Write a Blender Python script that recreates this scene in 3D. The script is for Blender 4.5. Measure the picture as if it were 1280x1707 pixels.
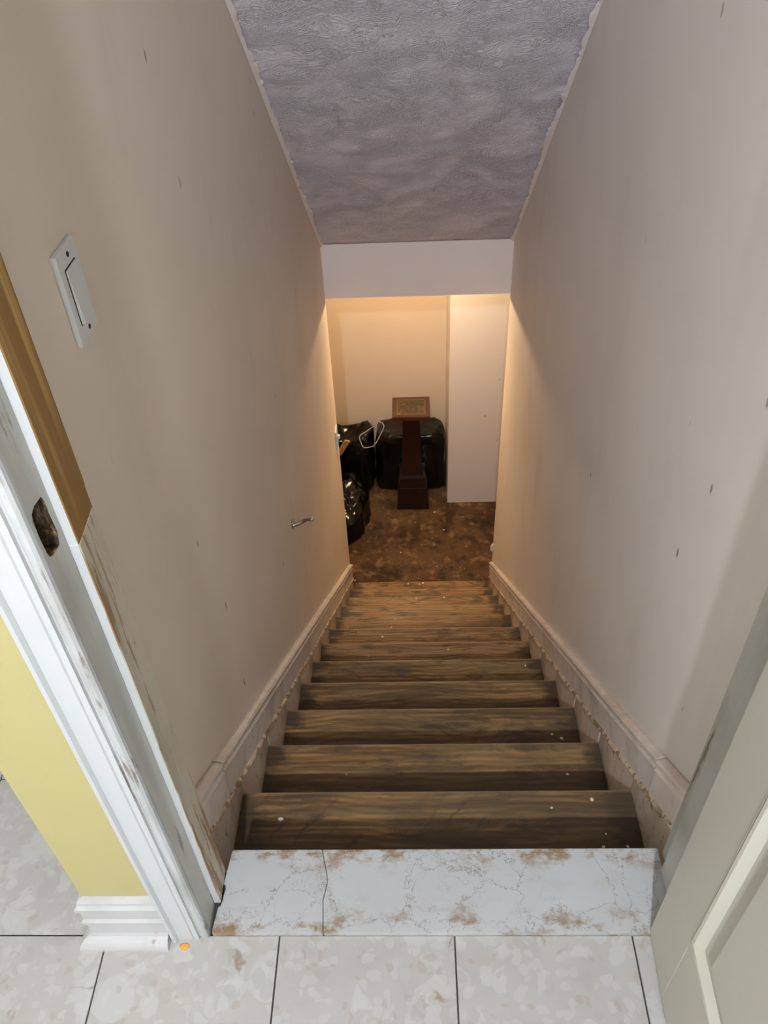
import bpy, bmesh, math, random
from mathutils import Vector, Matrix, noise
random.seed(7)
for o in list(bpy.data.objects): bpy.data.objects.remove(o, do_unlink=True)
S = bpy.context.scene
COL = S.collection

# ------------------------------------------------------------------ camera
F_PX, PITCH, YAW, ROLL = 1369.149, 0.7269615, 0.0485492, -0.0515486
cam_d = bpy.data.cameras.new('camera')
cam_d.sensor_fit = 'HORIZONTAL'; cam_d.sensor_width = 36.0
cam_d.lens = F_PX / 1280.0 * 36.0
cam_d.clip_start = 0.02
cam = bpy.data.objects.new('camera', cam_d); COL.objects.link(cam)
fw = Vector((-math.sin(YAW)*math.cos(PITCH), math.cos(YAW)*math.cos(PITCH), -math.sin(PITCH)))
rt = Vector((math.cos(YAW), math.sin(YAW), 0)); up = rt.cross(fw)
r2 = math.cos(ROLL)*rt + math.sin(ROLL)*up; u2 = -math.sin(ROLL)*rt + math.cos(ROLL)*up
M = Matrix.Identity(4)
for i in range(3): M[i][0] = r2[i]; M[i][1] = u2[i]; M[i][2] = -fw[i]
M[0][3], M[1][3], M[2][3] = 0.40098, -0.96896, 1.50034
cam.matrix_world = M
S.camera = cam

# ------------------------------------------------------------------ world, daylight, exposure
wd = bpy.data.worlds.new('world'); S.world = wd; wd.use_nodes = True
wd.node_tree.nodes['Background'].inputs[0].default_value = (0.55, 0.7, 1.0, 1)
wd.node_tree.nodes['Background'].inputs[1].default_value = 0.4
S.view_settings.view_transform = 'Standard'; S.view_settings.look = 'None'
S.view_settings.gamma = 1.0; S.view_settings.use_curve_mapping = False
S.view_settings.exposure = -0.30
HALL_BULB_W, HALL_BULB_COL, HALL_BULB = 340.0, (0.84, 0.92, 1.0), (0.27, -2.25, 2.49)
CELLAR_BULB_W, CELLAR_BULB_COL, CELLAR_BULB = 50.0, (1.0, 0.69, 0.38), (0.30, 3.30, -0.50)
WINDOW_W, WINDOW_COL = 12.0, (0.80, 0.90, 1.0)
def area(name, loc, rot, sx, sy, power, col):
    l = bpy.data.lights.new(name, 'AREA'); l.shape = 'RECTANGLE'; l.size = sx; l.size_y = sy
    l.energy = power; l.color = col
    o = bpy.data.objects.new(name, l); COL.objects.link(o); o.location = loc; o.rotation_euler = rot
    return o
# daylight entering through the hall window (window_1 in the wall behind the camera)
area('window_daylight', (-0.15, -3.10, 1.45), (math.radians(90), 0, 0), 1.2, 1.1, WINDOW_W, WINDOW_COL)

# ------------------------------------------------------------------ dimensions
RUN, RISE, W = 0.25363, 0.20540, 0.876
YE = 2.66                    # where the stair walls end
FLOOR = -13*RISE             # cellar floor
ZH = 2.62                     # hall ceiling
YF = -0.385                  # hall side of the wall with the doorway
def znose(y): return -RISE - RISE/RUN*y

# ------------------------------------------------------------------ material helper
class NT:
    def __init__(s, name, rough=0.6, spec=0.4):
        s.m = bpy.data.materials.new(name); s.m.use_nodes = True
        s.t = s.m.node_tree; s.b = s.t.nodes['Principled BSDF']
        s.b.inputs['Roughness'].default_value = rough
        s.b.inputs['Specular IOR Level'].default_value = spec
        s._tc = None
    def n(s, typ, ins=None, **props):
        nd = s.t.nodes.new(typ)
        for k, v in props.items(): setattr(nd, k, v)
        for k, v in (ins or {}).items(): s.put(nd.inputs[k], v)
        return nd
    def put(s, sock, v):
        if isinstance(v, bpy.types.NodeSocket): s.t.links.new(v, sock)
        else:
            if isinstance(v, tuple) and len(v) == 3 and sock.type == 'RGBA': v = v + (1,)
            sock.default_value = v
    def co(s, scale=(1,1,1), rnd=False, off=(0,0,0)):
        if not s._tc: s._tc = s.n('ShaderNodeTexCoord')
        v = s._tc.outputs['Object']
        if rnd:
            oi = s.n('ShaderNodeObjectInfo')
            mu = s.n('ShaderNodeVectorMath', {0: (37.0, 53.0, 29.0)}, operation='SCALE')
            s.put(mu.inputs['Scale'], oi.outputs['Random'])
            v = s.n('ShaderNodeVectorMath', {0: v, 1: mu.outputs[0]}, operation='ADD').outputs[0]
        mp = s.n('ShaderNodeMapping', {'Vector': v, 'Scale': scale, 'Location': off})
        return mp.outputs[0]
    def noise(s, co, scale=5, detail=4, rough=0.55, dist=0.0):
        return s.n('ShaderNodeTexNoise', {'Vector': co, 'Scale': scale, 'Detail': detail, 'Roughness': rough, 'Distortion': dist}).outputs['Fac']
    def voro(s, co, scale=5, feature='F1', out='Distance', rnd=1.0):
        return s.n('ShaderNodeTexVoronoi', {'Vector': co, 'Scale': scale, 'Randomness': rnd}, feature=feature).outputs[out]
    def ramp(s, fac, stops, interp='LINEAR'):
        r = s.n('ShaderNodeValToRGB', {'Fac': fac}); e = r.color_ramp.elements; r.color_ramp.interpolation = interp
        while len(e) < len(stops): e.new(0.5)
        for el, (p, c) in zip(e, stops):
            el.position = p; el.color = (c, c, c, 1) if not isinstance(c, tuple) else c + (1,)
        return r.outputs['Color']
    def mix(s, fac, a, b, mode='MIX'):
        m = s.n('ShaderNodeMix', data_type='RGBA', blend_type=mode)
        s.put(m.inputs[0], fac); s.put(m.inputs[6], a); s.put(m.inputs[7], b)
        return m.outputs[2]
    def math(s, op, a, b=0.0, clamp=False):
        m = s.n('ShaderNodeMath', operation=op, use_clamp=clamp); s.put(m.inputs[0], a); s.put(m.inputs[1], b)
        return m.outputs[0]
    def sep(s, co):
        return s.n('ShaderNodeSeparateXYZ', {0: co}).outputs
    def col(s, c): s.put(s.b.inputs['Base Color'], c)
    def rough(s, r): s.put(s.b.inputs['Roughness'], r)
    def bump(s, h, strength=0.3, dist=0.01):
        bnode = s.n('ShaderNodeBump', {'Height': h, 'Strength': strength, 'Distance': dist})
        s.put(s.b.inputs['Normal'], bnode.outputs[0])

def paint(name, base, dirt=(0.30, 0.24, 0.18), smudge=0.15, specks=True, rough=0.55, bump=0.06):
    t = NT(name, rough, 0.35)
    c = t.co()
    c1 = t.mix(t.ramp(t.noise(c, 1.6, 4), [(0.40, 0.0), (0.75, smudge)]), base, dirt)
    c2 = t.mix(t.ramp(t.noise(t.co((1, 1, 0.35), off=(3, 1, 7)), 6, 5), [(0.55, 0.0), (0.8, smudge*0.9)]), c1, dirt)
    if specks:
        v = t.voro(t.co((1, 1, 0.40)), 13)
        g = t.ramp(t.noise(t.co(off=(9, 4, 2)), 3.1, 2), [(0.47, 0.0), (0.56, 1.0)])
        k = t.math('MULTIPLY', t.ramp(v, [(0.045, 0.75), (0.07, 0.0)]), g)
        c2 = t.mix(k, c2, (0.10, 0.07, 0.045))
    t.col(c2)
    t.bump(t.noise(c, 55, 3), bump, 0.004)
    return t.m

MAT = {}
MAT['wall'] = paint('wall_paint_shaded', (0.79, 0.68, 0.57))  # left copy of the stair wall paint, browned for its dim indirect light
MAT['wall_r'] = paint('wall_paint_lit', (0.80, 0.73, 0.67))  # same paint on the right, tinted paler for the cool direct light there
MAT['cellar'] = paint('cellar_wall_paint', (0.80, 0.68, 0.56), specks=False, smudge=0.06)
MAT['pillar'] = paint('cellar_white_paint', (0.76, 0.72, 0.72), specks=True, smudge=0.04)
MAT['header'] = paint('header_paint', (0.80, 0.72, 0.69), specks=False, smudge=0.04)
MAT['yellow'] = paint('yellow_wall_paint', (0.40, 0.345, 0.155), (0.31, 0.26, 0.12), 0.12, False)
MAT['hall'] = paint('hall_white_paint', (0.75, 0.72, 0.68), specks=False, smudge=0.03)
MAT['doorpaint'] = paint('cream_door_paint', (0.50, 0.47, 0.39), (0.30, 0.23, 0.15), 0.16, False, 0.42, 0.05)

def trimpaint(name, base, chip, amount, rough=0.4, stretch=(1, 1, 0.5), dirt=0.35):
    t = NT(name, rough, 0.4)
    n = t.noise(t.co(stretch), 30, 6, 0.68)
    k = t.ramp(n, [(amount, 0.0), (amount+0.04, 0.85)])
    n2 = t.noise(t.co(stretch, off=(5, 5, 5)), 9, 5, 0.6)
    n3 = t.noise(t.co(off=(1, 5, 3)), 4, 4)
    c = t.mix(t.ramp(n2, [(0.48, 0.0), (0.78, dirt)]), base, tuple(x*0.42 for x in chip[:1])+(chip[1]*0.9, chip[2]*0.9))
    c = t.mix(t.ramp(n3, [(0.48, 0.0), (0.75, dirt*0.7)]), c, chip)
    t.col(t.mix(k, c, chip)); t.bump(n, 0.18, 0.004)
    return t.m
MAT['trim'] = trimpaint('white_gloss_trim', (0.47, 0.475, 0.48), (0.27, 0.22, 0.17), 0.68, 0.4, (1, 1, 0.12), 0.12)
MAT['trim_worn'] = trimpaint('rubbed_white_trim', (0.45, 0.45, 0.45), (0.16, 0.12, 0.085), 0.58, 0.5, (1.5, 1.5, 0.16), 0.8)
MAT['jamb'] = trimpaint('grey_white_jamb_paint', (0.48, 0.47, 0.43), (0.17, 0.12, 0.07), 0.61, 0.4, (1, 1, 0.10), 0.6)
MAT['skirt'] = trimpaint('skirting_paint', (0.76, 0.68, 0.63), (0.30, 0.18, 0.09), 0.65, 0.4, (1, 1, 1), 0.5)
MAT['stringer'] = trimpaint('dirty_stringer_paint', (0.72, 0.62, 0.52), (0.28, 0.165, 0.08), 0.59, 0.5, (1, 1, 0.6), 0.9)
MAT['base'] = trimpaint('white_baseboard_paint', (0.45, 0.43, 0.43), (0.25, 0.20, 0.14), 0.67)
MAT['chipped'] = trimpaint('chipped_paint_wood', (0.50, 0.45, 0.36), (0.24, 0.13, 0.05), 0.53, 0.6, (1.6, 1.6, 0.14), 0.6)
MAT['bead'] = trimpaint('cracked_caulk', (0.70, 0.58, 0.46), (0.20, 0.11, 0.045), 0.49, 0.7, (1, 1, 1), 0.8)

def ceiling_mat():
    t = NT('stippled_ceiling', 0.7, 0.25)
    c = t.co()
    w = t.n('ShaderNodeTexNoise', {'Vector': c, 'Scale': 7, 'Detail': 2}).outputs['Color']
    cd = t.mix(0.12, c, w, 'ADD')
    big = t.voro(t.n('ShaderNodeMapping', {'Vector': cd, 'Scale': (6, 9, 9)}).outputs[0], 1.0, 'SMOOTH_F1')
    fine = t.noise(t.n('ShaderNodeMapping', {'Vector': cd, 'Scale': (45, 95, 95)}).outputs[0], 1.0, 3, 0.62, 1.6)
    fine = t.ramp(fine, [(0.40, 0.0), (0.62, 1.0)])
    gate = t.ramp(t.noise(t.co(off=(2, 2, 2)), 8, 3), [(0.38, 0.25), (0.62, 1.0)])
    h = t.math('ADD', t.math('MULTIPLY', big, -1.2), t.math('MULTIPLY', t.math('MULTIPLY', fine, gate), 0.55))
    t.col(t.mix(t.ramp(t.noise(c, 3, 3), [(0.4, 0.0), (0.7, 0.12)]), (0.76, 0.71, 0.77), (0.64, 0.56, 0.56)))
    t.bump(h, 0.9, 0.016)
    return t.m
MAT['ceiling'] = ceiling_mat()

def tread_mat():
    t = NT('worn_pine_tread', 0.5, 0.35)
    c = t.co((1, 1, 1), rnd=True)
    def mp(sc): return t.n('ShaderNodeMapping', {'Vector': c, 'Scale': sc}).outputs[0]
    warp = t.n('ShaderNodeTexNoise', {'Vector': mp((1.6, 2.5, 2.5)), 'Scale': 2.0, 'Detail': 2}).outputs['Color']
    cy = t.mix(0.55, mp((0.5, 7, 7)), warp, 'ADD')
    rings = t.n('ShaderNodeTexWave', {'Vector': cy, 'Scale': 2.6, 'Distortion': 2.0, 'Detail': 3, 'Detail Scale': 1.4}, bands_direction='Y').outputs['Fac']
    grain = t.noise(mp((4, 95, 95)), 1.0, 4, 0.65)
    base = t.mix(rings, (0.24, 0.122, 0.042), (0.43, 0.240, 0.088))
    base = t.mix(t.ramp(grain, [(0.42, 0.0), (0.58, 0.85)]), base, (0.115, 0.062, 0.026))
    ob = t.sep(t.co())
    # the front of each board stays paler, the back is darker, with a wavy border
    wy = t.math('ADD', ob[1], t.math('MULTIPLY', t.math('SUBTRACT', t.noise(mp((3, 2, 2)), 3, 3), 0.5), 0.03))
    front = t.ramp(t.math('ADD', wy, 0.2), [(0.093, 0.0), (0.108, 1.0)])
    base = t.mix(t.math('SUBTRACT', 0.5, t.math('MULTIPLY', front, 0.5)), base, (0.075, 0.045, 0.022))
    worn = t.ramp(t.noise(mp((1.2, 9, 9)), 2.2, 5, 0.6), [(0.42, 0.0), (0.70, 0.7)])
    base = t.mix(t.math('MULTIPLY', worn, front), base, (0.38, 0.25, 0.115))
    grime = t.ramp(t.noise(mp((2.2, 7, 7)), 3.0, 6, 0.7), [(0.52, 0.0), (0.64, 0.8)])
    base = t.mix(grime, base, (0.050, 0.034, 0.020))
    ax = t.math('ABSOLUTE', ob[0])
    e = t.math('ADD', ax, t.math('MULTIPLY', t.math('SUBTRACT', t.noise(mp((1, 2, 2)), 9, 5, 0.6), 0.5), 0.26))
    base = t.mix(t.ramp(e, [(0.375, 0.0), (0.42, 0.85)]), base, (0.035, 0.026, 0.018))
    # curved black scratches from the old carpet fixing
    arc = t.n('ShaderNodeTexWave', {'Vector': t.n('ShaderNodeVectorMath', {0: mp((1, 1, 1)), 1: (7.3, 5.1, 0.0)}, operation='SUBTRACT').outputs[0], 'Scale': 7, 'Distortion': 7, 'Detail': 3}, wave_type='RINGS', rings_direction='Z').outputs['Fac']
    ag = t.ramp(t.noise(mp((1.5, 1.5, 1.5)), 2.4, 3), [(0.56, 0.0), (0.66, 0.6)])
    base = t.mix(t.math('MULTIPLY', t.ramp(arc, [(0.90, 0.0), (0.97, 1.0)]), ag), base, (0.05, 0.034, 0.020))
    sp = t.ramp(t.voro(mp((1, 1, 1)), 22), [(0.06, 0.9), (0.10, 0.0)])
    spg = t.ramp(t.noise(mp((1, 1, 1)), 5, 2), [(0.52, 0.0), (0.60, 1.0)])
    base = t.mix(t.math('MULTIPLY', sp, spg), base, (0.03, 0.022, 0.015))
    # ground-in grey dirt, heaviest on the upper, most used steps
    at = t.n('ShaderNodeAttribute', attribute_name='grime', attribute_type='OBJECT').outputs['Fac']
    gd = t.math('MULTIPLY', at, t.ramp(t.noise(mp((1.5, 6, 6)), 2.0, 5, 0.65), [(0.36, 0.15), (0.58, 1.1)]))
    base = t.mix(gd, base, (0.070, 0.050, 0.031))
    # bare pale arris
    edge = t.ramp(t.math('ADD', ob[1], 0.2), [(0.190, 0.0), (0.197, 0.55)])
    base = t.mix(edge, base, (0.40, 0.29, 0.17))
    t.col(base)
    t.rough(t.ramp(worn, [(0.0, 0.45), (1.0, 0.65)]))
    t.bump(t.math('ADD', grain, t.math('MULTIPLY', rings, 0.5)), 0.3, 0.003)
    return t.m
MAT['tread'] = tread_mat()

def tile_mat():
    t = NT('agglomerate_marble_tile', 0.28, 0.5)
    c = t.co((1, 1, 1), rnd=True)
    w = t.n('ShaderNodeTexNoise', {'Vector': c, 'Scale': 14, 'Detail': 3}).outputs['Color']
    cd = t.mix(0.06, c, w, 'ADD')
    base = t.mix(t.noise(c, 14, 5, 0.65), (0.345, 0.32, 0.295), (0.425, 0.40, 0.375))
    for sc, thr, colr, amt in ((60, 0.62, (0.455, 0.435, 0.415), 0.5), (30, 0.80, (0.465, 0.45, 0.435), 0.55), (15, 0.88, (0.46, 0.45, 0.44), 0.55), (38, 0.88, (0.35, 0.325, 0.30), 0.5), (75, 0.90, (0.33, 0.27, 0.21), 0.4)):
        v = t.n('ShaderNodeTexVoronoi', {'Vector': cd, 'Scale': sc})
        cell = t.ramp(t.sep(v.outputs['Color'])[0], [(thr, 0.0), (thr+0.02, amt)])
        base = t.mix(t.math('MULTIPLY', cell, t.ramp(v.outputs['Distance'], [(0.50, 1.0), (0.62, 0.0)])), base, colr)
    vein = t.voro(t.mix(0.09, c, w, 'ADD'), 9, 'DISTANCE_TO_EDGE')
    gate = t.ramp(t.noise(c, 8, 3), [(0.60, 0.0), (0.66, 1.0)])
    base = t.mix(t.math('MULTIPLY', t.ramp(vein, [(0.012, 0.7), (0.03, 0.0)]), gate), base, (0.22, 0.15, 0.10))
    t.col(base)
    return t.m
MAT['tile'] = tile_mat()

def marble_mat():
    t = NT('cracked_white_marble', 0.32, 0.5)
    c = t.co()
    w = t.n('ShaderNodeTexNoise', {'Vector': c, 'Scale': 17, 'Detail': 5, 'Roughness': 0.65}).outputs['Color']
    cd = t.mix(0.10, c, w, 'ADD')
    base = t.mix(t.noise(c, 7, 4), (0.375, 0.37, 0.37), (0.455, 0.45, 0.455))
    for sc, wd_, g0, a in ((8, 0.009, 0.32, 0.8), (17, 0.013, 0.48, 0.7)):
        vein = t.voro(cd, sc, 'DISTANCE_TO_EDGE')
        gate = t.ramp(t.noise(t.co(off=(sc, 2, 1)), 6, 3), [(g0, 0.0), (g0+0.1, 1.0)])
        base = t.mix(t.math('MULTIPLY', t.ramp(vein, [(0.0, a), (wd_, 0.0)]), gate), base, (0.15, 0.11, 0.08))
    st = t.ramp(t.noise(t.co((1, 1.6, 1), off=(2, 7, 3)), 13, 6, 0.7), [(0.49, 0.0), (0.60, 0.9)])
    # dirt gathers along the front and back arris where feet scrape it
    y = t.sep(t.co())[1]
    band = t.ramp(t.math('ABSOLUTE', y), [(0.030, 0.10), (0.060, 1.0)])
    base = t.mix(t.math('MULTIPLY', st, band), base, (0.20, 0.12, 0.045))
    t.col(base)
    return t.m
MAT['marble'] = marble_mat()

def cellar_floor():
    t = NT('glue_stained_concrete', 0.75, 0.25)
    c = t.co()
    n1 = t.noise(c, 3.2, 6, 0.65); n2 = t.noise(t.co(off=(4, 4, 0)), 11, 6, 0.7)
    b = t.ramp(n1, [(0.30, (0.026, 0.016, 0.010)), (0.46, (0.075, 0.041, 0.020)), (0.60, (0.13, 0.075, 0.036)), (0.75, (0.05, 0.029, 0.016))])
    b = t.mix(t.ramp(n2, [(0.52, 0.0), (0.66, 0.75)]), b, (0.29, 0.185, 0.085))
    b = t.mix(t.ramp(t.noise(t.co(off=(1, 8, 0)), 6, 5, 0.6), [(0.52, 0.0), (0.64, 0.8)]), b, (0.026, 0.017, 0.011))
    sp = t.ramp(t.voro(c, 19), [(0.06, 0.8), (0.10, 0.0)])
    spg = t.ramp(t.noise(t.co(off=(3, 3, 3)), 4, 2), [(0.52, 0.0), (0.6, 1.0)])
    b = t.mix(t.math('MULTIPLY', sp, spg), b, (0.55, 0.47, 0.36))
    t.col(b); t.bump(n2, 0.5, 0.01)
    return t.m
MAT['cellar_floor'] = cellar_floor()

def wood(name, a, b, rough=0.35, zs=0.6, coat=0.0):
    t = NT(name, rough, 0.5)
    g = t.noise(t.co((130, 130, zs*4)), 1.0, 4, 0.6, 0.6)
    r = t.n('ShaderNodeTexWave', {'Vector': t.co((34, 34, zs*2.0)), 'Scale': 1.5, 'Distortion': 4.0, 'Detail': 2}).outputs['Fac']
    t.col(t.mix(t.ramp(t.math('ADD', t.math('MULTIPLY', g, 0.6), t.math('MULTIPLY', r, 0.4)), [(0.35, 0.0), (0.65, 1.0)]), a, b))
    t.b.inputs['Coat Weight'].default_value = coat
    return t.m
MAT['bare'] = wood('bare_oak', (0.20, 0.105, 0.024), (0.42, 0.26, 0.08), 0.5)
MAT['mahogany'] = wood('dark_mahogany', (0.009, 0.003, 0.002), (0.018, 0.0055, 0.0035), 0.28, 2, 0.3)
MAT['mahogany_top'] = wood('polished_mahogany_top', (0.046, 0.014, 0.006), (0.080, 0.027, 0.011), 0.35, 2, 0.2)
MAT['offcut'] = wood('pine_offcut', (0.50, 0.32, 0.14), (0.66, 0.46, 0.24), 0.6)

def leather():
    t = NT('marbled_leather', 0.5, 0.4)
    n = t.noise(t.co(), 30, 6, 0.7, 1.5)
    v = t.ramp(n, [(0.42, (0.045, 0.033, 0.018)), (0.55, (0.085, 0.064, 0.036)), (0.68, (0.27, 0.21, 0.12))])
    t.col(v); return t.m
MAT['leather'] = leather()
def plain(name, c, rough=0.5, metal=0.0, spec=0.5):
    t = NT(name, rough, spec); n = t.noise(t.co(), 40, 3)
    t.col(t.mix(t.math('MULTIPLY', n, 0.3), c, tuple(x*0.6 for x in c)))
    t.b.inputs['Metallic'].default_value = metal
    return t.m
MAT['gold'] = plain('gilt_line', (0.20, 0.115, 0.04), 0.5)
MAT['grout'] = plain('dark_grout', (0.05, 0.04, 0.035), 0.9)
MAT['plate'] = plain('white_switch_plastic', (0.72, 0.73, 0.73), 0.35)
MAT['metal'] = plain('grey_steel', (0.42, 0.38, 0.33), 0.3, 0.9)
MAT['dark'] = plain('dark_hole', (0.02, 0.016, 0.012), 0.8)
MAT['cord'] = plain('grey_white_cord', (0.55, 0.54, 0.52), 0.6)
MAT['chip'] = plain('pale_paint_chip', (0.75, 0.70, 0.60), 0.6)
MAT['orange'] = plain('orange_paint', (0.85, 0.30, 0.03), 0.4)
MAT['plaster'] = plain('white_plaster', (0.75, 0.70, 0.64), 0.8)
def splinter():
    t = NT('splintered_mortise', 0.8, 0.3); n = t.noise(t.co((1, 1, 0.6)), 70, 5, 0.7)
    t.col(t.ramp(n, [(0.40, (0.012, 0.010, 0.008)), (0.52, (0.05, 0.028, 0.014)), (0.62, (0.24, 0.14, 0.045)), (0.75, (0.40, 0.33, 0.22))]))
    return t.m
MAT['splinter'] = splinter()
def bagmat():
    t = NT('black_plastic_film', 0.17, 0.4)
    n = t.n('ShaderNodeTexNoise', {'Vector': t.co((1, 1, 0.6)), 'Scale': 7, 'Detail': 4, 'Distortion': 0.6}, noise_type='RIDGED_MULTIFRACTAL').outputs['Fac']
    t.col((0.003, 0.003, 0.003)); t.bump(n, 0.45, 0.02)
    return t.m
MAT['bag'] = bagmat()
def emis(name, col, strength):
    m = bpy.data.materials.new(name); m.use_nodes = True
    b = m.node_tree.nodes['Principled BSDF']
    b.inputs['Emission Color'].default_value = col + (1,); b.inputs['Emission Strength'].default_value = strength
    return m

# ------------------------------------------------------------------ mesh helpers
def tag(o, label=None, cat=None, group=None, kind=None):
    if label: o['label'] = label
    if cat: o['category'] = cat
    if group: o['group'] = group
    if kind: o['kind'] = kind
    return o
def empty(name, loc=(0, 0, 0)):
    o = bpy.data.objects.new(name, None); COL.objects.link(o); o.location = loc; o.empty_display_size = 0.05
    return o
def wloc(o):
    v = Vector(o.location)
    while o.parent: o = o.parent; v += Vector(o.location)
    return v
def mk(name, bm, mat, parent=None, origin=None, smooth=False):
    bmesh.ops.recalc_face_normals(bm, faces=bm.faces)
    if origin is None:
        xs = [v.co for v in bm.verts]
        lo = Vector([min(c[i] for c in xs) for i in range(3)]); hi = Vector([max(c[i] for c in xs) for i in range(3)])
        origin = Vector(((lo.x+hi.x)/2, (lo.y+hi.y)/2, lo.z))
    origin = Vector(origin)
    bmesh.ops.translate(bm, verts=bm.verts, vec=-origin)
    me = bpy.data.meshes.new(name); bm.to_mesh(me); bm.free()
    for m in (mat if isinstance(mat, list) else [mat]): me.materials.append(MAT[m] if isinstance(m, str) else m)
    if smooth:
        for p in me.polygons: p.use_smooth = True
    o = bpy.data.objects.new(name, me); COL.objects.link(o)
    if parent: o.parent = parent; o.location = origin - wloc(parent)
    else: o.location = origin
    return o
def bbox(x0, x1, y0, y1, z0, z1, bevel=0.0, seg=2, bm=None):
    b = bmesh.new()
    bmesh.ops.create_cube(b, size=1)
    for v in b.verts: v.co = Vector(((x0+x1)/2+v.co.x*(x1-x0), (y0+y1)/2+v.co.y*(y1-y0), (z0+z1)/2+v.co.z*(z1-z0)))
    if bevel: bmesh.ops.bevel(b, geom=b.edges[:], offset=bevel, segments=seg, profile=0.6, affect='EDGES')
    if bm is None: return b
    me = bpy.data.meshes.new('tmp'); b.to_mesh(me); b.free(); bm.from_mesh(me); bpy.data.meshes.remove(me)
    return bm
def prism(poly, a, b, axis=2, bevel=0.0):
    """poly of 2D points in the two other axes (in order), extruded along axis from a to b"""
    bm = bmesh.new()
    def P(p, h):
        l = list(p); l.insert(axis, h); return Vector(l)
    lo = [bm.verts.new(P(p, a)) for p in poly]; hi = [bm.verts.new(P(p, b)) for p in poly]
    bm.faces.new(lo); bm.faces.new(hi[::-1])
    for i in range(len(poly)):
        j = (i+1) % len(poly); bm.faces.new((lo[i], lo[j], hi[j], hi[i]))
    bmesh.ops.recalc_face_normals(bm, faces=bm.faces)
    if bevel: bmesh.ops.bevel(bm, geom=bm.edges[:], offset=bevel, segments=2, affect='EDGES')
    return bm
def loft(sections, closed_ends=True):
    bm = bmesh.new()
    rows = [[bm.verts.new(p) for p in s] for s in sections]
    n = len(rows[0])
    for a, b in zip(rows, rows[1:]):
        for i in range(n):
            j = (i+1) % n; bm.faces.new((a[i], a[j], b[j], b[i]))
    if closed_ends: bm.faces.new(rows[0]); bm.faces.new(rows[-1][::-1])
    return bm
def tube(pts, r, seg=8):
    pts = [Vector(p) for p in pts]; secs = []
    for i, p in enumerate(pts):
        d = (pts[min(i+1, len(pts)-1)] - pts[max(i-1, 0)]).normalized()
        a = d.orthogonal().normalized() if i == 0 else (secs_a - d*secs_a.dot(d)).normalized()
        secs_a = a; b = d.cross(a); rr = r[i] if isinstance(r, (list, tuple)) else r
        secs.append([p + rr*(math.cos(t)*a+math.sin(t)*b) for t in [2*math.pi*k/seg for k in range(seg)]])
    return loft(secs)
def smoothpath(pts, n=6):
    pts = [Vector(p) for p in pts]; out = []
    for i in range(len(pts)-1):
        p0, p1, p2, p3 = pts[max(i-1, 0)], pts[i], pts[i+1], pts[min(i+2, len(pts)-1)]
        for k in range(n):
            t = k/n
            out.append(0.5*((2*p1)+(p2-p0)*t+(2*p0-5*p1+4*p2-p3)*t*t+(3*p1-p0-3*p2+p3)*t**3))
    return out + [pts[-1]]
def struct(name, bm, mat, label, parent=None, **k):
    o = mk(name, bm, mat, parent, **k)
    if not parent: tag(o, label, kind='structure')
    return o

# ------------------------------------------------------------------ stairwell shell
# left wall: stair side beige, hall side and front yellow
bm = bbox(-0.16, -0.006, YF, YE, FLOOR, ZH)
for f in bm.faces:
    n = f.normal
    f.material_index = 1 if (n.y < -0.5 or n.x < -0.5) else 0
struct('wall_left', bm, ['wall', 'yellow'], 'long beige wall on the left of the stairs with a yellow end')
struct('wall_right', bbox(W+0.006, W+0.14, YF+0.02, YE, FLOOR, ZH), 'wall_r', 'long pale scuffed wall on the right of the stairs')
struct('wall_header', bbox(-0.006, W+0.006, YE, YE+0.12, -0.35, 0.35), 'header', 'pinkish header beam across the foot of the stairs')
# sloping ceiling, ruled between its two edges, slightly uneven
def zceil(x, y): return -0.08 + (0.837*(1-x/W) + 0.89*x/W)*(YE-y)
bm = bmesh.new(); nx, ny = 36, 120; g = []
for j in range(ny+1):
    row = []
    for i in range(nx+1):
        x = -0.006 + (W+0.012)*i/nx; y = -0.26 + (YE+0.26)*j/ny
        d = 0.0 if i in (0, nx) or j in (0, ny) else 0.005*noise.noise((x*7, y*10, 1.3)) + 0.003*noise.noise((x*22, y*28, 4.1))
        row.append(bm.verts.new((x, y, zceil(x, y)+d)))
    g.append(row)
for j in range(ny):
    for i in range(nx): bm.faces.new((g[j][i], g[j][i+1], g[j+1][i+1], g[j+1][i]))
top = [bm.verts.new((g[j][i].co.x, g[j][i].co.y, g[j][i].co.z+0.12)) for j, i in ((0, 0), (0, nx), (ny, nx), (ny, 0))]
bm.faces.new(top)
bm.faces.new([g[0][i] for i in range(nx+1)] + [top[1], top[0]])
bm.faces.new([g[ny][i] for i in range(nx+1)] + [top[2], top[3]])
bm.faces.new([g[j][0] for j in range(ny+1)] + [top[3], top[0]])
bm.faces.new([g[j][nx] for j in range(ny+1)] + [top[2], top[1]])
ceil = struct('ceiling', bm, 'ceiling', 'sloping lavender grey stippled ceiling over the stairs', smooth=False)
for p in ceil.data.polygons:
    if len(p.vertices) == 4 and p.area < 0.01: p.use_smooth = True
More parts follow.
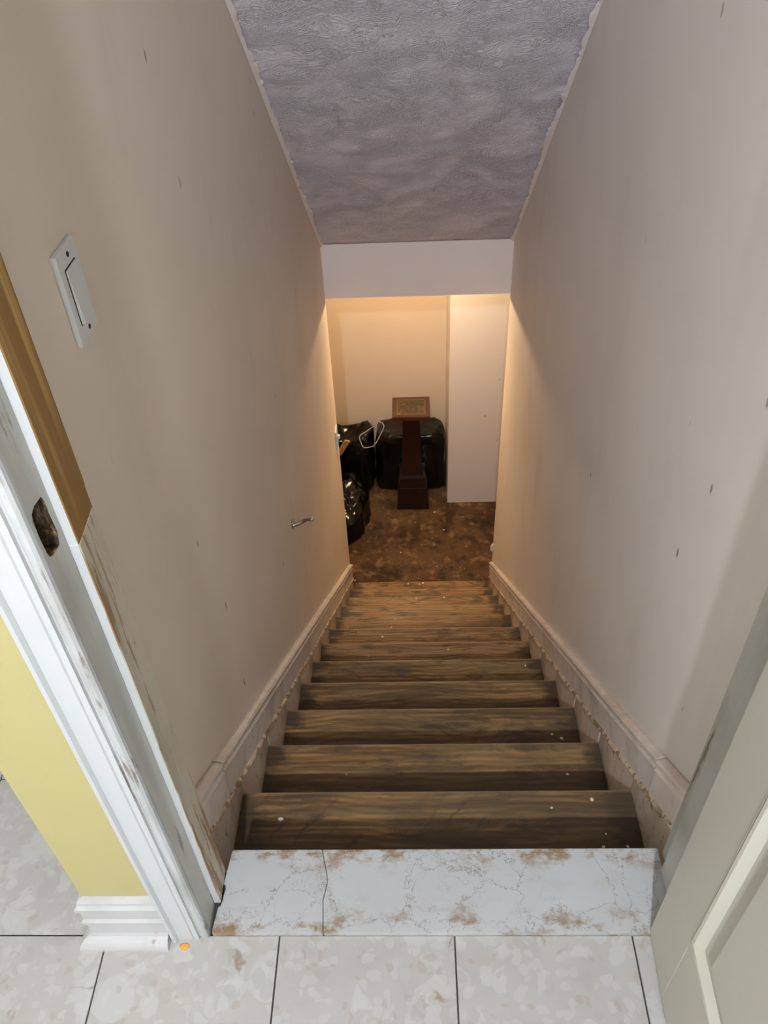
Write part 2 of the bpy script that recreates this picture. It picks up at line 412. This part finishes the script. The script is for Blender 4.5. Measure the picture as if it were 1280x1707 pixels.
# ragged filler along the two ceiling edges
for side in (0, 1):
    bm = bmesh.new(); prev = None; N = 400
    for j in range(N+1):
        y = 0.2 + (YE-0.2)*j/N
        wd_ = 0.013 + 0.013*noise.noise((y*5, side*5, 0)) + 0.008*noise.noise((y*24, side*5, 3)) + 0.005*noise.noise((y*70, side*5, 6))
        xa = -0.005 if side == 0 else W+0.005
        xb = -0.006+wd_ if side == 0 else W+0.006-wd_
        cur = [bm.verts.new((xa, y, zceil(0 if side == 0 else W, y)-0.012)), bm.verts.new((xb, y, zceil(xb, y)-0.005)), bm.verts.new((xb, y, zceil(xb, y)+0.006)), bm.verts.new((xa, y, zceil(xb, y)+0.006))]
        if prev:
            for k in range(4): bm.faces.new((prev[k], prev[(k+1) % 4], cur[(k+1) % 4], cur[k]))
        prev = cur
    mk('edge_filler', bm, 'header', ceil)

# ------------------------------------------------------------------ hall shell
YB = -3.138; XL = -1.679; XR = 1.679; YN = 2.660
struct('wall_front', bbox(0.905, XR, YF, YF+0.13, 0, ZH), 'yellow', 'hall wall to the right of the doorway')
struct('wall_lintel', bbox(-0.006, 0.905, YF, YF+0.13, 2.06, ZH), 'yellow', 'hall wall above the doorway')
struct('wall_hall_left', bbox(XL-0.1, XL, YB, YN, 0, ZH), 'hall', 'far left wall of the hall')
struct('wall_hall_right', bbox(XR, XR+0.1, YB, YF+0.13, 0, ZH), 'hall', 'right wall of the hall')
struct('wall_hall_end', bbox(XL, -0.16, YN, YN+0.1, 0, ZH), 'hall', 'end wall of the passage beside the stairs')
bw = empty('wall_back', (0, YB, 0)); tag(bw, 'hall wall behind the camera with a window', kind='structure')
for a in ((XL, -0.75, 0, ZH), (0.45, XR, 0, ZH), (-0.75, 0.45, 0, 0.9), (-0.75, 0.45, 2.0, ZH)):
    mk('wall_section', bbox(a[0], a[1], YB-0.12, YB, a[2], a[3]), 'hall', bw)
win = empty('window_1', (-0.15, YB-0.06, 0.9)); tag(win, 'white framed window in the hall behind the camera', kind='structure')
for a in ((-0.75, -0.70, 0.9, 2.0), (0.40, 0.45, 0.9, 2.0), (-0.70, 0.40, 0.9, 0.95), (-0.70, 0.40, 1.95, 2.0), (-0.16, -0.13, 0.95, 1.95)):
    mk('window_frame', bbox(a[0], a[1], YB-0.09, YB-0.03, a[2], a[3]), 'trim', win)
struct('ceiling_hall', bbox(XL, XR, YB, YN+0.1, ZH, ZH+0.1), 'hall', 'flat white hall ceiling')

# hall floor: slab, grout, every tile near the doorway its own piece
fl = empty('floor', (0, -1.5, -0.2)); tag(fl, 'hall floor of pale speckled marble tiles', kind='structure')
mk('screed', bbox(XL, XR, YB, -0.28, -0.15, -0.004), 'grout', fl)
mk('screed', bbox(XL, -0.16, -0.28, YN, -0.15, -0.004), 'grout', fl)
T = 0.305; GX = 0.1525; GY = -0.3915
b0 = bbox(-T/2+0.0014, T/2-0.0014, -T/2+0.0014, T/2-0.0014, -0.012, 0, 0.0008, 1)
proto = None
for i in range(-6, 6):
    for j in range(-10, 11):
        cx = GX - T/2 + T*i; cy = GY - T/2 + T*j
        x0, x1, y0, y1 = cx-T/2, cx+T/2, cy-T/2, cy+T/2
        if x0 < XL or x1 > XR or y0 < YB or y1 > YN: continue
        if y1 > GY+0.01 and x0 > -0.18: continue      # under the stair wall and the stairs
        if proto is None:
            me = bpy.data.meshes.new('tile'); b0.to_mesh(me); b0.free(); me.materials.append(MAT['tile']); proto = me
        o = bpy.data.objects.new('tile', proto); COL.objects.link(o); o.parent = fl
        o.location = Vector((cx, cy, 0)) - wloc(fl)
        if (i + j) % 2: o.rotation_euler.z = math.pi
# ------------------------------------------------------------------ marble threshold, in two pieces along its crack
th = empty('threshold', (0.43, -0.318, 0)); tag(th, 'cracked white marble slab at the top of the stairs', kind='structure')
crack = [(0.229, -0.3925), (0.227, -0.360), (0.225, -0.337), (0.231, -0.305), (0.2285, -0.288), (0.224, -0.272), (0.2205, -0.258), (0.217, -0.244)]
mk('threshold_slab', prism(crack + [(0.049, -0.244), (0.042, -0.308), (0.048, -0.311), (0.043, -0.347), (0.039, -0.348), (0.0345, -0.3925)], -0.02, 0.013, 2, 0.0012), 'marble', th, origin=(0.43, -0.318, 0))
mk('threshold_slab', prism([(x+0.0012, y) for x, y in crack[::-1]] + [(0.838, -0.3925), (0.838, -0.244)], -0.02, 0.013, 2, 0.0012), 'marble', th, origin=(0.43, -0.318, 0))

# ------------------------------------------------------------------ the staircase
st = empty('staircase', (W/2, 0, FLOOR)); tag(st, 'flight of twelve worn brown wooden steps going down', 'staircase')
sec = []
NOS = 0.030; D0 = -RUN-NOS
prof = [(D0, 0), (-0.010, 0), (-0.004, -0.002), (0.0, -0.008), (0.0, -0.020), (-0.004, -0.026), (-0.010, -0.028), (D0, -0.028)]
tb = loft([[Vector((x, y, z)) for y, z in prof] for x in (-W/2+0.002, W/2-0.002)])
bmesh.ops.recalc_face_normals(tb, faces=tb.faces)
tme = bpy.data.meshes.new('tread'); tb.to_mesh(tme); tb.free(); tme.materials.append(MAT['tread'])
rme = bpy.data.meshes.new('riser'); rb = bbox(-W/2+0.002, W/2-0.002, -0.018, 0, 0, RISE-0.028); rb.to_mesh(rme); rb.free(); rme.materials.append(MAT['tread'])
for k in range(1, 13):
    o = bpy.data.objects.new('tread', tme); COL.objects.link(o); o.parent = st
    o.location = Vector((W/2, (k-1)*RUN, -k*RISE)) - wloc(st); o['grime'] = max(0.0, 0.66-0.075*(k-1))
for k in range(0, 13):
    o = bpy.data.objects.new('riser', rme); COL.objects.link(o); o.parent = st
    o.location = Vector((W/2, (k-1)*RUN-NOS, -(k+1)*RISE)) - wloc(st)
# painted stringer pieces between steps, a gap at every nosing
for side in (0, 1):
    tr = empty('trim_%d' % (side+2), (0 if side == 0 else W, 1.2, znose(1.2)))
    tag(tr, 'dirty painted stringer along the %s ends of the steps' % ('left', 'right')[side], kind='structure')
    for k in range(0, 12):
        ya = (k-1)*RUN + 0.002 + 0.002*(k % 3); yb = min(k*RUN - 0.002, YE-0.004)
        if yb-ya < 0.02: continue
        th_ = 0.0055 + 0.0006*((k*7+side*3) % 5)
        x0, x1 = (-0.006, -0.006+th_) if side == 0 else (W+0.006-th_, W+0.006)
        mk('stringer_panel', prism([(ya, znose(ya)+0.085), (ya, znose(ya)-0.20), (yb, znose(yb)-0.20), (yb, znose(yb)+0.085)], x0, x1, 0), 'stringer', tr)
# sloping skirting with a moulded top and a cracked bead below
SK = [(0, 0.066), (0.013, 0.066), (0.0135, 0.148), (0.017, 0.152), (0.018, 0.158), (0.0135, 0.164), (0.013, 0.170), (0.019, 0.178), (0.020, 0.187), (0.016, 0.193), (0.006, 0.196), (0, 0.196)]
for side in (0, 1):
    bb = empty('baseboard_%s' % ('left', 'right')[side], (0 if side == 0 else W, 1.2, znose(1.2)))
    tag(bb, 'sloping moulded skirting board on the %s stair wall' % ('left', 'right')[side], kind='structure')
    def sx(h): return -0.006+h if side == 0 else W+0.006-h
    for q, (a, b) in enumerate(((-0.262, -0.093), (-0.0905, YE-0.012))):
        n = max(4, int((b-a)/0.04)); secs = []
        for j in range(n+1):
            y = a+(b-a)*j/n; w_ = 0.004*noise.noise((y*2.3, side*9, 1)) + (0.003 if q else 0.0)
            secs.append([Vector((sx(h*1.0 + (0.0015 if q == 0 else 0)), y, znose(y)+z+w_)) for h, z in SK])
        mk('skirting_board', loft(secs), 'skirt', bb)
    n = 150; secs = []
    for j in range(n+1):
        y = -0.25+(YE+0.245)*j/n
        r = 0.0085+0.0042*noise.noise((y*19, side*9, 5))+0.003*noise.noise((y*55, side*9, 2)); c = znose(y)+0.064+0.004*noise.noise((y*8, side*4, 7))
        secs.append([Vector((sx(0.0105+1.0*r*math.cos(t)), y, c+1.15*r*math.sin(t))) for t in [2*math.pi*i/7 for i in range(7)]])
    mk('bead', loft(secs), 'bead', bb)

# ------------------------------------------------------------------ door frame: casing, jamb, stop
fr = empty('trim_1', (0.43, -0.33, 0)); tag(fr, 'chipped white door frame round the top of the stairs', kind='structure')
CAS = [(-0.036, YF), (-0.036, -0.401), (-0.033, -0.405), (-0.027, -0.4055), (-0.0245, -0.4015), (-0.0235, -0.3995), (0.001, -0.3985), (0.003, -0.3960), (0.0045, -0.3990), (0.0125, -0.3990), (0.0135, -0.3945), (0.0155, -0.3935), (0.0185, -0.3970), (0.0255, -0.3975), (0.0290, -0.3945), (0.0300, -0.390), (0.0300, YF)]
cb_ = prism(CAS, 0, 2.11, 2)
for f in cb_.faces:
    if f.calc_center_median().x > 0.0128 and abs(f.normal.z) < 0.5: f.material_index = 1
mk('casing', cb_, ['trim', 'trim_worn'], fr)
mk('casing', prism([(0.875-x, y) for x, y in CAS], 0, 2.11, 2), 'trim', fr)
mk('casing', prism([(y, 2.03-x) for x, y in CAS], -0.036, 0.911, 0), 'trim', fr)
# left jamb with the splintered strike mortise cut through it
jb = mk('jamb', bbox(-0.006, 0.030, YF, -0.262, 0, 2.05), ['jamb', 'splinter'], fr, origin=(0.012, -0.3235, 0))
hole = [(-0.353, 0.981), (-0.371, 0.984), (-0.380, 0.981), (-0.3835, 0.975), (-0.3835, 0.952), (-0.3825, 0.932), (-0.3800, 0.923), (-0.372, 0.919), (-0.355, 0.917), (-0.3495, 0.930), (-0.351, 0.958), (-0.3495, 0.972)]
cut = mk('cutter', prism(hole, 0.006, 0.06, 0), ['splinter', 'splinter'])
for p in cut.data.polygons: p.material_index = 1
bo = jb.modifiers.new('b', 'BOOLEAN'); bo.object = cut; bo.operation = 'DIFFERENCE'; bo.solver = 'EXACT'; bo.material_mode = 'TRANSFER'
bpy.context.view_layer.update()
nm = bpy.data.meshes.new_from_object(jb.evaluated_get(bpy.context.evaluated_depsgraph_get()))
jb.modifiers.clear(); jb.data = nm; nm.name = 'jamb'
bpy.data.objects.remove(cut, do_unlink=True)
mk('broken_wood', prism([(-0.351, 0.978), (-0.366, 0.979), (-0.372, 0.962), (-0.364, 0.955), (-0.357, 0.940), (-0.3505, 0.944)], 0.012, 0.0265, 0), 'splinter', fr)
mk('broken_wood', prism([(-0.3815, 0.976), (-0.374, 0.974), (-0.377, 0.955), (-0.3822, 0.948)], 0.010, 0.026, 0), 'bare', fr)
def stop(name, z0, z1, face, tilt=0.0):
    bm = bbox(0.030, 0.0425, -0.341, -0.284, z0, z1, 0.0012, 1)
    for v in bm.verts:
        if v.co.z < z0+0.01: v.co.z += tilt*(v.co.y+0.31)
        if v.co.z > z1-0.01 and face == 'chipped': v.co.z += tilt*(v.co.y+0.31)
    bmesh.ops.recalc_face_normals(bm, faces=bm.faces)
    for f in bm.faces: f.material_index = 1 if f.normal.x > 0.3 or f.normal.y > 0.5 else 0
    return mk(name, bm, ['trim', face], fr)
tag(stop('door_stop', 0.905, 2.05, 'bare', 0.1), 'bare golden wood stop with the paint stripped')
tag(stop('door_stop', 0.014, 0.905, 'chipped', 0.1), 'stop with flaking paint')
mk('jamb_edge', bbox(-0.005, 0.0305, -0.2845, -0.2605, 0.92, 2.05), 'bare', fr)
mk('jamb', bbox(0.845, 0.882, YF, -0.250, 0, 2.05, 0.0015, 1), 'jamb', fr)
mk('door_stop', bbox(0.8335, 0.845, -0.335, -0.285, 0.014, 2.05, 0.0015, 1), 'jamb', fr)
mk('head_jamb', bbox(0.030, 0.845, YF, -0.262, 2.03, 2.06), 'jamb', fr)

# ------------------------------------------------------------------ baseboard and quarter round on the yellow wall end
BP = [(YF, 0), (-0.397, 0), (-0.397, 0.062), (-0.401, 0.066), (-0.401, 0.074), (-0.3965, 0.080), (-0.3965, 0.108), (-0.400, 0.113), (-0.4005, 0.122), (-0.395, 0.128), (-0.3945, 0.134), (-0.391, 0.140), (YF, 0.142)]
bs = empty('baseboard_front', (-0.105, YF, 0)); tag(bs, 'white moulded baseboard under the narrow yellow wall', kind='structure')
mitre = lambda y: -0.16 + (y-YF)        # outside corner of the wall end
secs = [[Vector((-0.0365, y, z)) for y, z in BP], [Vector((mitre(y), y, z)) for y, z in BP]]
mk('baseboard_moulding', loft(secs), 'base', bs)
secs = [[Vector((-0.16+(y-YF), y, z)) for y, z in BP], [Vector((-0.16+(y-YF)  , YN, z)) for y, z in BP]]
mk('baseboard_moulding', loft(secs), 'base', bs)
QR = [(-0.397, 0.0)] + [(-0.397-0.022*math.cos(a), 0.026*math.sin(a)) for a in [math.pi/2*i/6 for i in range(7)]]
mk('quarter_round', loft([[Vector((-0.0375, y, z)) for y, z in QR], [Vector((mitre(y), y, z)) for y, z in QR]]), 'base', bs)
mk('quarter_round', loft([[Vector((-0.16+(y-YF), y, z)) for y, z in QR], [Vector((-0.16+(y-YF), YN, z)) for y, z in QR]]), 'base', bs)

# ------------------------------------------------------------------ the open door
dr = empty('door_1', (0.828, -0.389, 0.008)); tag(dr, 'cream six panel door standing open on the right', kind='structure')
DW, DH, DT = 0.76, 2.02, 0.036
def dpart(name, y0, y1, z0, z1, x0=-DT, x1=0.0, bev=0.0015):
    o = mk(name, bbox(x0, x1, -y1, -y0, z0, z1, bev, 1), 'doorpaint', None, origin=(0, 0, 0)); o.parent = dr; o.location = (0, 0, 0); return o
ST = 0.105
dpart('stile', 0, ST, 0, DH); dpart('stile', DW-ST, DW, 0, DH)
zr = [(0, 0.232), (0.82, 0.98), (1.60, 1.70), (DH-0.11, DH)]
for a, b in zr: dpart('rail', ST, DW-ST, a, b)
cols = [(ST, DW/2-0.05), (DW/2+0.05, DW-ST)]
for (a, b), (c, d) in zip(zr, zr[1:]):
    dpart('mullion', cols[0][1], cols[1][0], b, c)
    for y0, y1 in cols:
        bm = bmesh.new(); secs = []
        # both faces: bead, recess, raised field
        for sgn, base in ((-1, -DT), (1, 0.0)):
            rings = [(0.0, 0.0), (0.005, 0.0025), (0.010, 0.0015), (0.020, -0.010), (0.030, -0.0105), (0.055, -0.003), (0.058, -0.003)]
            prev = None
            for inset, hgt in rings:
                x = base + sgn*hgt
                cur = [bm.verts.new((x, -(y0+inset), b+inset)), bm.verts.new((x, -(y1-inset), b+inset)), bm.verts.new((x, -(y1-inset), c-inset)), bm.verts.new((x, -(y0+inset), c-inset))]
                if prev:
                    for k in range(4): bm.faces.new((prev[k], prev[(k+1) % 4], cur[(k+1) % 4], cur[k]))
                prev = cur
            bm.faces.new(prev)
        o = mk('panel', bm, 'doorpaint', None, origin=(0, 0, 0)); o.parent = dr; o.location = (0, 0, 0)
dr.rotation_euler.z = math.radians(-2.6)

# ------------------------------------------------------------------ cellar shell
struct('floor_cellar', bbox(-2.0, 2.4, 2.3, 4.5, FLOOR-0.1, FLOOR), 'cellar_floor', 'bare brown stained cellar floor with glue patches')
struct('wall_cellar_back', bbox(-2.0, 0.66, 4.30, 4.42, FLOOR, -0.40), 'cellar', 'warm cream cellar wall behind the black bags')
struct('wall_cellar_return', bbox(0.66, 2.4, 3.81, 4.42, FLOOR, -0.40), 'pillar', 'white wall corner with scratches beside the bags')
struct('wall_cellar_left', bbox(-2.1, -2.0, 2.54, 4.42, FLOOR, -0.40), 'cellar', 'left wall of the cellar')
struct('wall_cellar_right', bbox(2.4, 2.5, 2.54, 3.81, FLOOR, -0.40), 'cellar', 'right wall of the cellar')
struct('wall_cellar_front', bbox(-2.0, -0.16, 2.54, YE, FLOOR, -0.40), 'cellar', 'cellar wall left of the stair foot')
struct('wall_cellar_side', bbox(W+0.14, 2.4, 2.54, YE, FLOOR, -0.40), 'cellar', 'cellar wall right of the stair foot')
struct('ceiling_cellar', bbox(-2.1, 2.5, YE+0.12, 4.42, -0.40, -0.30), 'hall', 'low cellar ceiling')
struct('ceiling_cellar_edge', bbox(-2.1, -0.16, 2.54, YE+0.12, -0.40, -0.30), 'hall', 'low cellar ceiling beside the header')
struct('ceiling_cellar_side', bbox(W+0.14, 2.5, 2.54, YE+0.12, -0.40, -0.30), 'hall', 'low cellar ceiling right of the header')

# ------------------------------------------------------------------ the two bulbs
def sphere(c, r, u=20, v=12):
    bm = bmesh.new(); bmesh.ops.create_uvsphere(bm, u_segments=u, v_segments=v, radius=r)
    bmesh.ops.translate(bm, verts=bm.verts, vec=c); return bm
def lathe(c, prof, n=24):
    return loft([[Vector(c)+Vector((r*math.cos(2*math.pi*k/n), r*math.sin(2*math.pi*k/n), z)) for k in range(n)] for r, z in prof])
def bulb(name, c, zc, power, col, label):
    r = 0.03; t = empty(name, (c[0], c[1], zc)); tag(t, label, 'lamp')
    s = power/(math.pi*4*math.pi*r*r)
    mk('rose', lathe((c[0], c[1], 0), [(0.05, zc), (0.05, zc-0.012), (0.03, zc-0.02)]), 'plate', t)
    mk('socket', lathe((c[0], c[1], 0), [(0.019, zc-0.02), (0.021, c[2]+r*0.9)]), 'plate', t)
    mk('bulb', sphere(c, r), emis(name+'_glow', col, s), t, smooth=True)
bulb('hall_bulb', HALL_BULB, ZH, HALL_BULB_W, HALL_BULB_COL, 'bare ceiling bulb in the hall behind the camera')
bulb('cellar_bulb', CELLAR_BULB, -0.40, CELLAR_BULB_W, CELLAR_BULB_COL, 'warm bare ceiling bulb in the cellar behind the header')

# ------------------------------------------------------------------ light switch on the left wall
sw = empty('light_switch', (-0.006, -0.060, 1.000)); tag(sw, 'off-white rocker light switch on the left wall near the bare wood', 'switch')
yc, z0, z1 = -0.058, 0.996, 1.112
mk('plate', bbox(-0.006, 0.0015, yc-0.033, yc+0.033, z0, z1, 0.0025, 2), 'plate', sw)
mk('rocker_frame', bbox(0.0005, 0.0022, yc-0.019, yc+0.019, z0+0.022, z1-0.022, 0.0006, 1), 'dark', sw)
bm = bbox(0.001, 0.0050, yc-0.0175, yc+0.0175, z0+0.0235, z1-0.0235, 0.0008, 1)
for v in bm.verts:
    if v.co.x > 0.003: v.co.x += (v.co.z-(z0+z1)/2)*-0.05
mk('rocker', bm, 'plate', sw)
for zz in (z0+0.011, z1-0.011):
    mk('screw', tube([(0.0008, yc+0.002, zz), (0.0024, yc+0.002, zz)], 0.0032, 10), 'dark', sw)

# ------------------------------------------------------------------ wall hook (old handrail bracket)
hk = empty('wall_hook', (-0.006, 1.04, -0.335)); tag(hk, 'small bent metal bracket stuck in the left wall', 'hook')
mk('bracket_plate', bbox(-0.006, -0.001, 1.031, 1.047, -0.352, -0.322, 0.002, 1), 'metal', hk)
mk('bent_arm', tube(smoothpath([(-0.004, 1.040, -0.341), (0.010, 1.042, -0.338), (0.030, 1.046, -0.330), (0.040, 1.044, -0.322), (0.052, 1.036, -0.312), (0.068, 1.012, -0.291)], 4), [0.0068]*9+[0.0062]*12, 10), 'metal', hk)
mk('arm_tip', sphere((0.068, 1.012, -0.291), 0.0072, 10, 8), 'metal', hk, smooth=True)
mk('screw', sphere((0.000, 1.043, -0.322), 0.0045, 10, 8), 'metal', hk, smooth=True)

# ------------------------------------------------------------------ switch plate at the far end of the left wall
sp = empty('outlet_plate', (-0.006, 2.55, -1.16)); tag(sp, 'white plate with a loose cover at the far edge of the left wall', 'switch')
mk('plate', bbox(-0.006, 0.002, 2.515, 2.595, -1.16, -1.04, 0.002, 1), 'plate', sp)
mk('toggle', bbox(0.002, 0.016, 2.545, 2.565, -1.105, -1.085, 0.003, 1), 'plate', sp)
bm = prism([(2.525, -1.16), (2.585, -1.16), (2.580, -1.21), (2.560, -1.26), (2.545, -1.22)], -0.0055, -0.0035, 0); mk('torn_strip', bm, 'plaster', sp)

# plaster lump at the broken bottom corner of the right wall
bm = sphere((0, 0, 0), 1, 12, 8)
for v in bm.verts:
    k = 1+0.35*noise.noise(v.co*1.7); v.co = Vector((W+0.002+0.012*v.co.x*k, YE-0.012+0.014*v.co.y*k, -2.03+0.035*v.co.z*k))
tag(mk('plaster_lump', bm, 'plaster', smooth=True), 'ragged bit of white plaster at the broken end of the right wall', 'plaster')

# ------------------------------------------------------------------ wooden pedestal
pd = empty('pedestal', (0.395, 3.85, FLOOR)); tag(pd, 'dark mahogany pedestal with a leather inlaid square top before the bags', 'pedestal')
CX, CY = 0.395, 3.838
def frus(z0, w0, d0, z1, w1, d1, bev=0.0, cy=0.0):
    secs = [[Vector((CX+sx_*w/2, CY+cy+sy*d/2, z)) for sx_, sy in ((-1, -1), (1, -1), (1, 1), (-1, 1))] for z, w, d in ((z0, w0, d0), (z1, w1, d1))]
    b = loft(secs); bmesh.ops.recalc_face_normals(b, faces=b.faces)
    if bev: bmesh.ops.bevel(b, geom=b.edges[:], offset=bev, segments=2, affect='EDGES')
    return b
mk('base', frus(FLOOR, 0.245, 0.205, -2.465, 0.214, 0.190, 0.003), 'mahogany', pd)
mk('base_shoulder', frus(-2.465, 0.206, 0.186, -2.385, 0.182, 0.170, 0.002), 'mahogany', pd)
mk('collar', frus(-2.385, 0.196, 0.196, -2.368, 0.190, 0.190, 0.004), 'mahogany', pd)
mk('column', frus(-2.368, 0.158, 0.158, -1.862, 0.118, 0.118, 0.003), 'mahogany', pd)
mk('neck', frus(-1.862, 0.13, 0.13, -1.838, 0.20, 0.20, 0.002), 'mahogany', pd)
mk('top', frus(-1.838, 0.262, 0.250, -1.805, 0.266, 0.254, 0.004, 0.015), 'mahogany_top', pd)
# gilt line and leather inlay on the top
mk('gilt_line', frus(-1.8052, 0.200, 0.186, -1.8042, 0.200, 0.186, 0, 0.015), 'gold', pd)
mk('leather_inlay', frus(-1.8045, 0.186, 0.172, -1.8034, 0.186, 0.172, 0, 0.015), 'leather', pd)

# ------------------------------------------------------------------ black bags
def ridge(p, s): return 1-abs(noise.noise(p*s))*2
def bag(name, cx, cy, zb, hx, hy, h, pw, seed, label, top=None, wr=0.02, group='black plastic bags in the cellar', nu=72, nv=40):
    off = Vector((seed*7.1, seed*3.3, seed*1.7)); rows = []
    for j in range(nv+1):
        t = j/nv; row = []
        a = -math.pi/2 + math.pi*t
        for i in range(nu):
            th_ = 2*math.pi*i/nu
            def sp_(v, e): return math.copysign(abs(v)**e, v)
            pv = pw[1] if a > 0 else 0.15
            x = sp_(math.cos(a), pv)*sp_(math.cos(th_), pw[0]); y = sp_(math.cos(a), pv)*sp_(math.sin(th_), pw[0]); z = sp_(math.sin(a), pw[1] if a > 0 else 0.15)
            p = Vector((x*hx, y*hy, (z+1)/2*h))
            n = Vector((x, y, z*0.6)).normalized()
            q = p+off
            d = wr*(0.9*ridge(Vector((q.x, q.y, q.z*0.35)), 9)-0.5) + wr*0.6*noise.noise(q*4) + wr*0.35*ridge(q, 22)
            p = p + n*d
            if top: p = top(p, th_, z)
            p.z = max(p.z, 0.0)
            row.append(Vector((cx, cy, zb))+p)
        rows.append(row)
    return mk_bag(name, rows, label, group)
def mk_bag(name, rows, label, group):
    bm = loft(rows, True); bmesh.ops.remove_doubles(bm, verts=bm.verts, dist=1e-5)
    o = mk(name, bm, 'bag', smooth=True); return tag(o, label, 'bag', group)
def top1(p, th_, z):
    return p
bag('garbage_bag', 0.382, 4.108, FLOOR, 0.262, 0.137, 0.52, (0.30, 0.28), 1, 'large boxy black plastic bag standing behind the pedestal', wr=0.015)
def top2(p, th_, z):
    r = math.hypot(p.x/0.20, p.y/0.16)
    if z > 0.3 and r < 0.75: p.z -= 0.09*(1-(r/0.75)**2)
    if z > 0.3: p.z += 0.035*math.sin(3*th_+0.6)*min(1, r)
    return p
b2 = bag('garbage_bag', -0.100, 4.080, FLOOR, 0.204, 0.165, 0.51, (0.6, 0.36), 2, 'slumped open black bag with a cord, left of the pedestal', top2, 0.022)
bag('garbage_bag', -0.100, 3.620, FLOOR, 0.150, 0.250, 0.29, (0.9, 0.7), 3, 'small crumpled black bag lying on the floor by the wall end', lambda p, th_, z: Vector((p.x*(1.0+0.8*min(p.y, 0.0)), p.y, p.z*(1.0+1.1*min(p.y, 0.1)))), 0.04)
# cord loop of the open bag
Yc = 3.93
cord = [(0.150, 3.99, -2.02), (0.185, 3.955, -2.015), (0.193, 3.94, -2.04), (0.165, Yc, -2.10), (0.125, Yc-0.01, -2.175), (0.095, Yc-0.01, -2.20), (0.040, Yc-0.01, -2.205), (0.020, Yc, -2.17), (0.010, Yc+0.03, -2.13), (0.06, Yc+0.06, -2.11), (0.12, Yc+0.06, -2.06)]
tag(mk('drawstring', tube(smoothpath(cord, 5), 0.0035, 6), 'cord', smooth=True), 'pale cord looped over the mouth of the open bag', 'cord')
o = mk('wood_offcut', bbox(-0.02, 0.02, -0.007, 0.007, 0, 0.16, 0.001, 1), 'offcut'); o.location = (-0.150, 3.880, -2.235); o.rotation_euler = (0.25, 0.45, 0.3)
tag(o, 'pale wooden stick poking out of the open bag', 'stick')

# ------------------------------------------------------------------ paint chips and the orange drip
chips = [(0.094, -0.069, 1, 7), (0.783, -0.027, 1, 5), (0.692, -0.046, 1, 3.5), (0.8, -0.106, 1, 3), (0.789, -0.135, 1, 4.5), (0.84, -0.135, 1, 4), (0.214, 0.161, 2, 3), (0.78, 0.157, 2, 4.5), (0.795, 0.409, 3, 4.5), (0.821, 0.394, 3, 6), (0.813, 0.976, 5, 5), (0.534, 1.223, 6, 5), (0.199, 1.194, 6, 4), (0.245, 1.466, 7, 7), (0.278, 1.697, 8, 5), (0.295, 1.747, 8, 4), (0.06, 1.700, 8, 6), (0.453, 2.768, 12, 9), (0.430, 2.760, 12, 7), (0.354, 2.765, 12, 8), (0.406, 2.26, 10, 7), (0.567, 2.265, 10, 8)]
cb = bmesh.new(); bmesh.ops.create_icosphere(cb, subdivisions=1, radius=1)
for v in cb.verts: k = 1+0.4*noise.noise(v.co*2.1+Vector((3, 1, 2))); v.co = Vector((v.co.x*k, v.co.y*k*0.8, (v.co.z+1)*0.28))
cme = bpy.data.meshes.new('paint_chip'); cb.to_mesh(cme); cb.free(); cme.materials.append(MAT['chip'])
CHIP_LABELS = ['largest pale chip, at the left end of the top wooden step',
    'bright pale chip near the front right of the top wooden step',
    'small pale chip right of centre on the top wooden step',
    'faint speck behind the bright chip on the top wooden step',
    'left one of two pale crumbs against the marble edge at right',
    'right one of two pale crumbs against the marble edge',
    'single tiny chip left of centre on the second wooden step',
    'pale chip near the right end of the second wooden step',
    'left, smaller one of two pale chips on the third wooden step',
    'right, larger one of two pale chips on the third wooden step',
    'lone pale chip near the right end of the fifth step',
    'pale chip right of centre on the sixth wooden step',
    'small pale chip left of centre on the sixth step',
    'lone pale chip left of centre on the seventh step',
    'pale chip left of centre near the back of the eighth step',
    'small chip left of centre at the front of the eighth step',
    'pale chip at the far left end of the eighth step',
    'rightmost of three white chips on the lowest step',
    'middle one of three white chips on the lowest step',
    'leftmost of three white chips on the lowest step',
    'left one of two pale chips on the tenth step',
    'right one of two pale chips on the tenth step']
CRUMB_LABELS = ['larger white crumb on the cellar floor by the left wall end',
    'smaller white crumb right of the larger one on the cellar floor',
    'lone pale crumb in the middle of the brown cellar floor',
    'pale crumb on the cellar floor in front of the wall corner',
    'pale crumb on the cellar floor just right of the pedestal base']
for i, (x, y, k, r) in enumerate(chips):
    o = bpy.data.objects.new('paint_chip', cme); COL.objects.link(o)
    o.location = (x, y, -k*RISE); s = r*0.001; o.scale = (s, s, s); o.rotation_euler.z = i*1.7
    tag(o, CHIP_LABELS[i], 'chip', 'paint chips on the steps')
for i, (x, y, r) in enumerate(((-0.06, 3.02, 11), (-0.02, 3.0, 6), (0.30, 3.27, 6), (0.62, 3.5, 7), (0.56, 3.70, 9))):
    o = bpy.data.objects.new('paint_chip', cme); COL.objects.link(o); o.location = (x, y, FLOOR); s = r*0.001; o.scale = (s*1.4, s, s); o.rotation_euler.z = i
    tag(o, CRUMB_LABELS[i], 'chip', 'crumbs on the cellar floor')
bm = bmesh.new(); vs = []
bl = [Vector((-0.012+0.0085*math.cos(t)*(1+0.15*math.sin(3*t)), -0.4105+0.0065*math.sin(t), 0)) for t in [2*math.pi*i/18 for i in range(18)]]
bm = loft([bl, [Vector((-0.012, -0.4105, 0))+(p-Vector((-0.012, -0.4105, 0)))*0.7+Vector((0, 0, 0.0015)) for p in bl]])
tag(mk('paint_drip', bm, 'orange', smooth=True), 'bright orange paint spot on the tile beside the door frame', 'paint')
